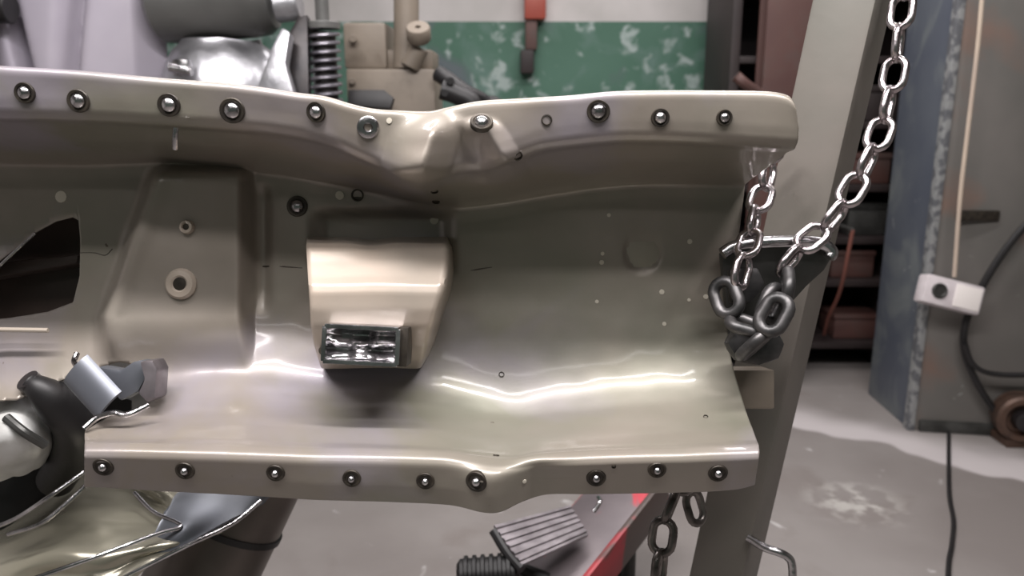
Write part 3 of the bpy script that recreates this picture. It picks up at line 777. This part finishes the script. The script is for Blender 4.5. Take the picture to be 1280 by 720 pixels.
bm = bmesh.new(); lathe(bm, [(0, 0), (.085, 0), (.09, .01), (.09, .09), (.08, .10), (.062, .10), (.055, .07), (0, .07)], c, ax_, 32); link('ring_housing', bm, M['copper'], cn)
bm = bmesh.new(); lathe(bm, [(0, .07), (.035, .07), (.04, .08), (.034, .12), (.02, .125), (0, .125)], c, ax_, 24); link('hub', bm, M['blackmetal'], cn)
bm = bmesh.new(); box2(bm, (c.x - .07, c.y - .09, 0), (c.x + .07, c.y + .02, .03), .004); link('foot', bm, M['copper'], cn)
fp = [AZ(u, v, .008) for u, v in ((1186, 541), (1186, 580), (1187, 620), (1192, 650), (1190, 680), (1186, 705), (1184, 760))]
cable('power_cord', fp, .007, M['black'], 'thin dark cord lying straight across the concrete floor', 'cord')
cable('orange_cord', [AY(1066, 288, 3.3), AY(1060, 318, 3.32), AY(1055, 345, 3.36), AY(1047, 372, 3.45), AY(1036, 396, 3.56), AY(1030, 418, 3.66)], .008, M['orange'],
      'loose orange cord hanging in front of the dark shelves', 'cord')
bm = bmesh.new(); cyl(bm, Vector((AY(1066, 288, 3.3).x, 3.3, AY(1066, 288, 3.3).z)), Vector((AY(1066, 288, 3.3).x, 3.63, AY(1066, 288, 3.3).z)), .01); link('peg', bm, M['darksteel'], sh)

# ------------------------------------------------------------------ floor jack, bottom centre
jk = thing('floor_jack', 'worn red and grey floor jack beam with ribbed foot pedal, below the panel', 'jack', AZ(760, 700))
pa = W(796, 590, 2.1); pb = W(646, 770, 1.78)
ta = (pa - pb).normalized(); na = (Vector((0, 0, 1)) * .75 - FW * .6 - RT * .55); na = (na - ta * na.dot(ta)).normalized(); sa = ta.cross(na)
L = (pa - pb).length
bm = bmesh.new(); box(bm, (pa + pb) / 2, (L, .165, .012), (ta, sa, na), .003); link('beam_top', bm, M['greyred'], jk)
sgn = 1 if sa.x > 0 else -1
bm = bmesh.new(); box(bm, (pa + pb) / 2 + sa * sgn * .0825 - na * .035, (L, .016, .09), (ta, sa, na), .004); link('side_rail', bm, M['red'], jk)
bm = bmesh.new(); box(bm, (pa + pb) / 2 - sa * sgn * .0825 - na * .035, (L, .012, .07), (ta, sa, na), .003); link('side_rail', bm, M['red'], jk)
for p_ in (pa + ta * -.03, pb):
    for s_ in (-1, 1):
        q = p_ - sa * sgn * (.03 + s_ * .02) - na * .05
        bm = bmesh.new(); cyl(bm, q, Vector((q.x, q.y, .0)), .02); link('leg', bm, M['darksteel'], jk)
# pedal
c1, c2, c3, c4 = W(617, 657, 1.82), W(652, 706, 1.76), W(735, 668, 1.88), W(712, 632, 1.95)
bm = bmesh.new()
def ped(s, t):
    p = c1.lerp(c2, s).lerp(c4.lerp(c3, s), t); nn = (c2 - c1).cross(c4 - c1).normalized()
    if nn.dot(FW) > 0: nn = -nn
    return p + nn * (.004 * (1 if math.sin(s * 2 * PI * 6) > 0 else 0) )
sheet(bm, ped, 72, 10, .008); link('pedal', bm, M['pedal'], jk, 30)
bm = bmesh.new(); dn = Vector((0, 0, -1))
tube(bm, [c1 + dn * .012, c1.lerp(c2, .5) + dn * .02, c2 + dn * .012], .012, 10); tube(bm, [c1.lerp(c2, .8) + dn * .02, W(635, 704, 1.86), W(690, 725, 1.86)], .014, 10); link('pedal_edge', bm, M['black'], jk)
bm = bmesh.new(); tube(bm, [W(742, 640, 1.86), W(750, 628, 1.87), W(748, 622, 1.9)], .005, 8); link('pin', bm, M['steel'], jk)
kn = []
bm = bmesh.new(); a = W(572, 722, 1.80); b = W(650, 716, 1.80)
pr = [(0, 0), (.03, 0)]
for k in range(13): pr += [(.040 + (.006 if k % 2 else 0), .008 + .0095 * k), (.040 + (.006 if k % 2 else 0), .0155 + .0095 * k)]
pr += [(.03, .14), (0, .14)]
lathe(bm, pr, a, b - a, 28); link('grip', bm, M['black'], jk)

# ------------------------------------------------------------------ bottom left: crushed metal and odds
net1 = [
 [(-60, 690, 1.30), (-20, 730, 1.24), (10, 800, 1.20), (30, 900, 1.20)],
 [(-10, 668, 1.36), (30, 692, 1.26), (60, 750, 1.22), (80, 880, 1.20)],
 [(40, 632, 1.42), (75, 660, 1.29), (110, 720, 1.22), (125, 790, 1.22)],
 [(90, 598, 1.42), (130, 640, 1.32), (160, 690, 1.25), (175, 716, 1.24)],
 [(150, 590, 1.40), (185, 628, 1.34), (212, 672, 1.27), (222, 690, 1.26)],
 [(190, 592, 1.38), (225, 634, 1.31), (245, 660, 1.29), (255, 674, 1.29)],
 [(260, 596, 1.40), (272, 625, 1.36), (282, 645, 1.33), (290, 656, 1.32)],
 [(345, 598, 1.42), (338, 606, 1.40), (332, 616, 1.38), (328, 624, 1.37)]]
f1 = net(net1)
def crum(s, t):
    p = f1(s, t)
    a = s * 5 + t * 2.; b = t * 5 - s * 4.
    r = .012 * noise.noise(Vector((a * .5, b * 1.1, 1.1))) + .002 * noise.noise(Vector((a * 2, b * 4, 5.)))
    r += .005 * math.sin(b * 5.) * math.exp(-((s - .22) / .2) ** 2)
    return p - FW * r
cr = thing('crushed_fender', 'shiny crumpled olive metal fender in the bottom left corner', 'fender', W(150, 800, 1.3))
bm = bmesh.new(); sheet(bm, crum, 140, 70, .003); link('shell', bm, M['crumple'], cr, 60)
fs = net([[(205, 640, 1.30), (190, 680, 1.27), (165, 722, 1.25)], [(228, 616, 1.34), (232, 656, 1.28), (228, 684, 1.265)], [(285, 598, 1.37), (285, 630, 1.33), (282, 655, 1.30)], [(355, 590, 1.40), (345, 608, 1.38), (326, 628, 1.36)]])
bm = bmesh.new(); sheet(bm, fs, 40, 20, .006); link('side_panel', bm, M['bluemetal'], cr, 60)
for pts in ([(-20, 664), (20, 648), (60, 622), (105, 590)], [(10, 668), (50, 655), (80, 632), (110, 604)], [(150, 724, 1.23), (200, 699, 1.245), (236, 681, 1.255), (290, 655, 1.30), (326, 626, 1.35)], [(168, 616, 1.33), (192, 640, 1.30), (226, 657, 1.272), (195, 668, 1.25), (120, 696, 1.215), (40, 724, 1.20)]):
    bm = bmesh.new(); tube(bm, [W(p[0], p[1], p[2] if len(p) > 2 else 1.22 + .0006 * max(0, p[0] - 60)) for p in pts], .0035, 10); link('rolled_edge', bm, M['steel'], cr)
# drum it leans on
dr = thing('grey_drum', 'brownish grey cylinder housing under the crumpled fender, with a black strap', 'drum', AZ(300, 820))
c0 = W(262, 700, 1.58)
axd = (RT * .42 + UP * .9 + FW * .05).normalized()
bm = bmesh.new(); lathe(bm, [(0, -.30), (.085, -.30), (.105, -.28), (.105, .30), (.095, .315), (0, .315)], c0, axd, 40); link('cylinder', bm, M['brownmetal'], dr)
bm = bmesh.new(); lathe(bm, [(.104, .08), (.110, .08), (.110, .092), (.104, .092), (.104, .08)], c0, axd, 40); link('strap', bm, M['black'], dr)
bm = bmesh.new(); q = c0 - axd * .2; cyl(bm, Vector((q.x, q.y, 0)), Vector((q.x, q.y, q.z)), .05); link('stand', bm, M['darksteel'], dr)
# black sheet filling the dark cavity behind left
net2 = [[(-80, 500, 1.45), (-80, 560, 1.42), (-80, 640, 1.38), (-80, 760, 1.36)],
        [(0, 500, 1.45), (0, 560, 1.40), (0, 630, 1.37), (0, 760, 1.36)],
        [(60, 480, 1.46), (60, 550, 1.42), (60, 610, 1.42), (60, 760, 1.42)],
        [(110, 480, 1.45), (110, 540, 1.45), (110, 600, 1.45), (110, 760, 1.45)],
        [(165, 500, 1.46), (165, 540, 1.46), (165, 600, 1.46), (150, 760, 1.46)]]
f2 = net(net2); bm = bmesh.new(); sheet(bm, f2, 40, 40, .004)
tag(link('backing_sheet', bm, M['black'], None, 60), 'black guard sheet behind the shiny crumpled fender', 'backing')
# hose
hz = thing('radiator_hose', 'black rubber hose stub bending down left of the grey clamp bracket', 'hose', W(80, 540, 1.3))
bm = bmesh.new(); tube(bm, [W(38, 478, 1.16), W(52, 488, 1.16), W(72, 505, 1.18), W(92, 530, 1.22), W(90, 565, 1.30), W(70, 600, 1.36)], .028, 20, radf=lambda t: .55 + .55 * ss(0, .45, t)); link('hose_body', bm, M['black'], hz)
bm = bmesh.new(); cyl(bm, W(33, 474, 1.155), W(44, 483, 1.165), .017, 20); link('hose_cuff', bm, M['blackmetal'], hz)
# clamp bracket
cl = thing('clamp_bracket', 'grey folded steel clamp bracket at the torn lower left edge of the panel', 'bracket', W(140, 490, 1.12))
bm = bmesh.new()
pA, pB = W(100, 460, 1.10), W(142, 506, 1.08); tdir = (pB - pA).normalized(); wv = tdir.cross(-FW).normalized()
def bar(s, t):
    a = (t - .5) * 2.2
    return pA.lerp(pB, s) + wv * math.sin(a) * .025 - FW * (math.cos(a) * .016) 
sheet(bm, bar, 20, 16, .004); link('curved_plate', bm, M['bluemetal'], cl, 60)
bm = bmesh.new(); slab(bm, [(122, 458), (150, 463), (166, 452), (180, 450), (184, 470), (172, 490), (150, 502), (138, 486)], 1.105, .03, .005); link('cheek', bm, M['bluemetal'], cl)
bm = bmesh.new(); slab(bm, [(174, 452), (190, 450), (196, 462), (194, 498), (184, 504), (172, 492), (180, 474)], 1.09, .04, .004); link('end_tab', bm, M['pedal'], cl)
bm = bmesh.new(); tube(bm, [W(96, 442, 1.12), W(93, 452, 1.11), W(100, 460, 1.09), W(118, 468, 1.085), W(130, 468, 1.09)], .004, 10); link('wire_lip', bm, M['steel'], cl)
bm = bmesh.new(); tube(bm, [W(105, 536, 1.05), W(122, 522, 1.06), W(142, 516, 1.06), W(160, 518, 1.06), W(186, 506, 1.07)], .004, 10); link('torn_lip', bm, M['steel'], cl)
# pale casting
pc = thing('silver_casting', 'pale silver metal lump with a dark strap at the left edge', 'casting', W(20, 540, 1.2))
fn3 = net([[(-60, 520, 1.26), (-60, 545, 1.20), (-60, 570, 1.20), (-60, 596, 1.26)], [(-10, 505, 1.24), (-8, 535, 1.16), (-6, 565, 1.17), (-6, 594, 1.24)],
           [(16, 494, 1.24), (22, 522, 1.17), (30, 556, 1.17), (24, 588, 1.24)], [(36, 492, 1.26), (48, 520, 1.22), (54, 552, 1.22), (44, 578, 1.27)], [(44, 500, 1.33), (56, 522, 1.32), (60, 552, 1.32), (50, 574, 1.34)]])
bm = bmesh.new(); sheet(bm, lambda s, t: fn3(s, t) + UP * .004 * noise.noise(Vector((s * 6, t * 6, 2.))), 40, 40, .01); link('casting_body', bm, M['palecast'], pc, 60)
bm = bmesh.new(); tube(bm, [W(8, 522, 1.15), W(30, 540, 1.145), W(56, 556, 1.17)], .007, 10); link('strap', bm, M['darksteel'], pc)
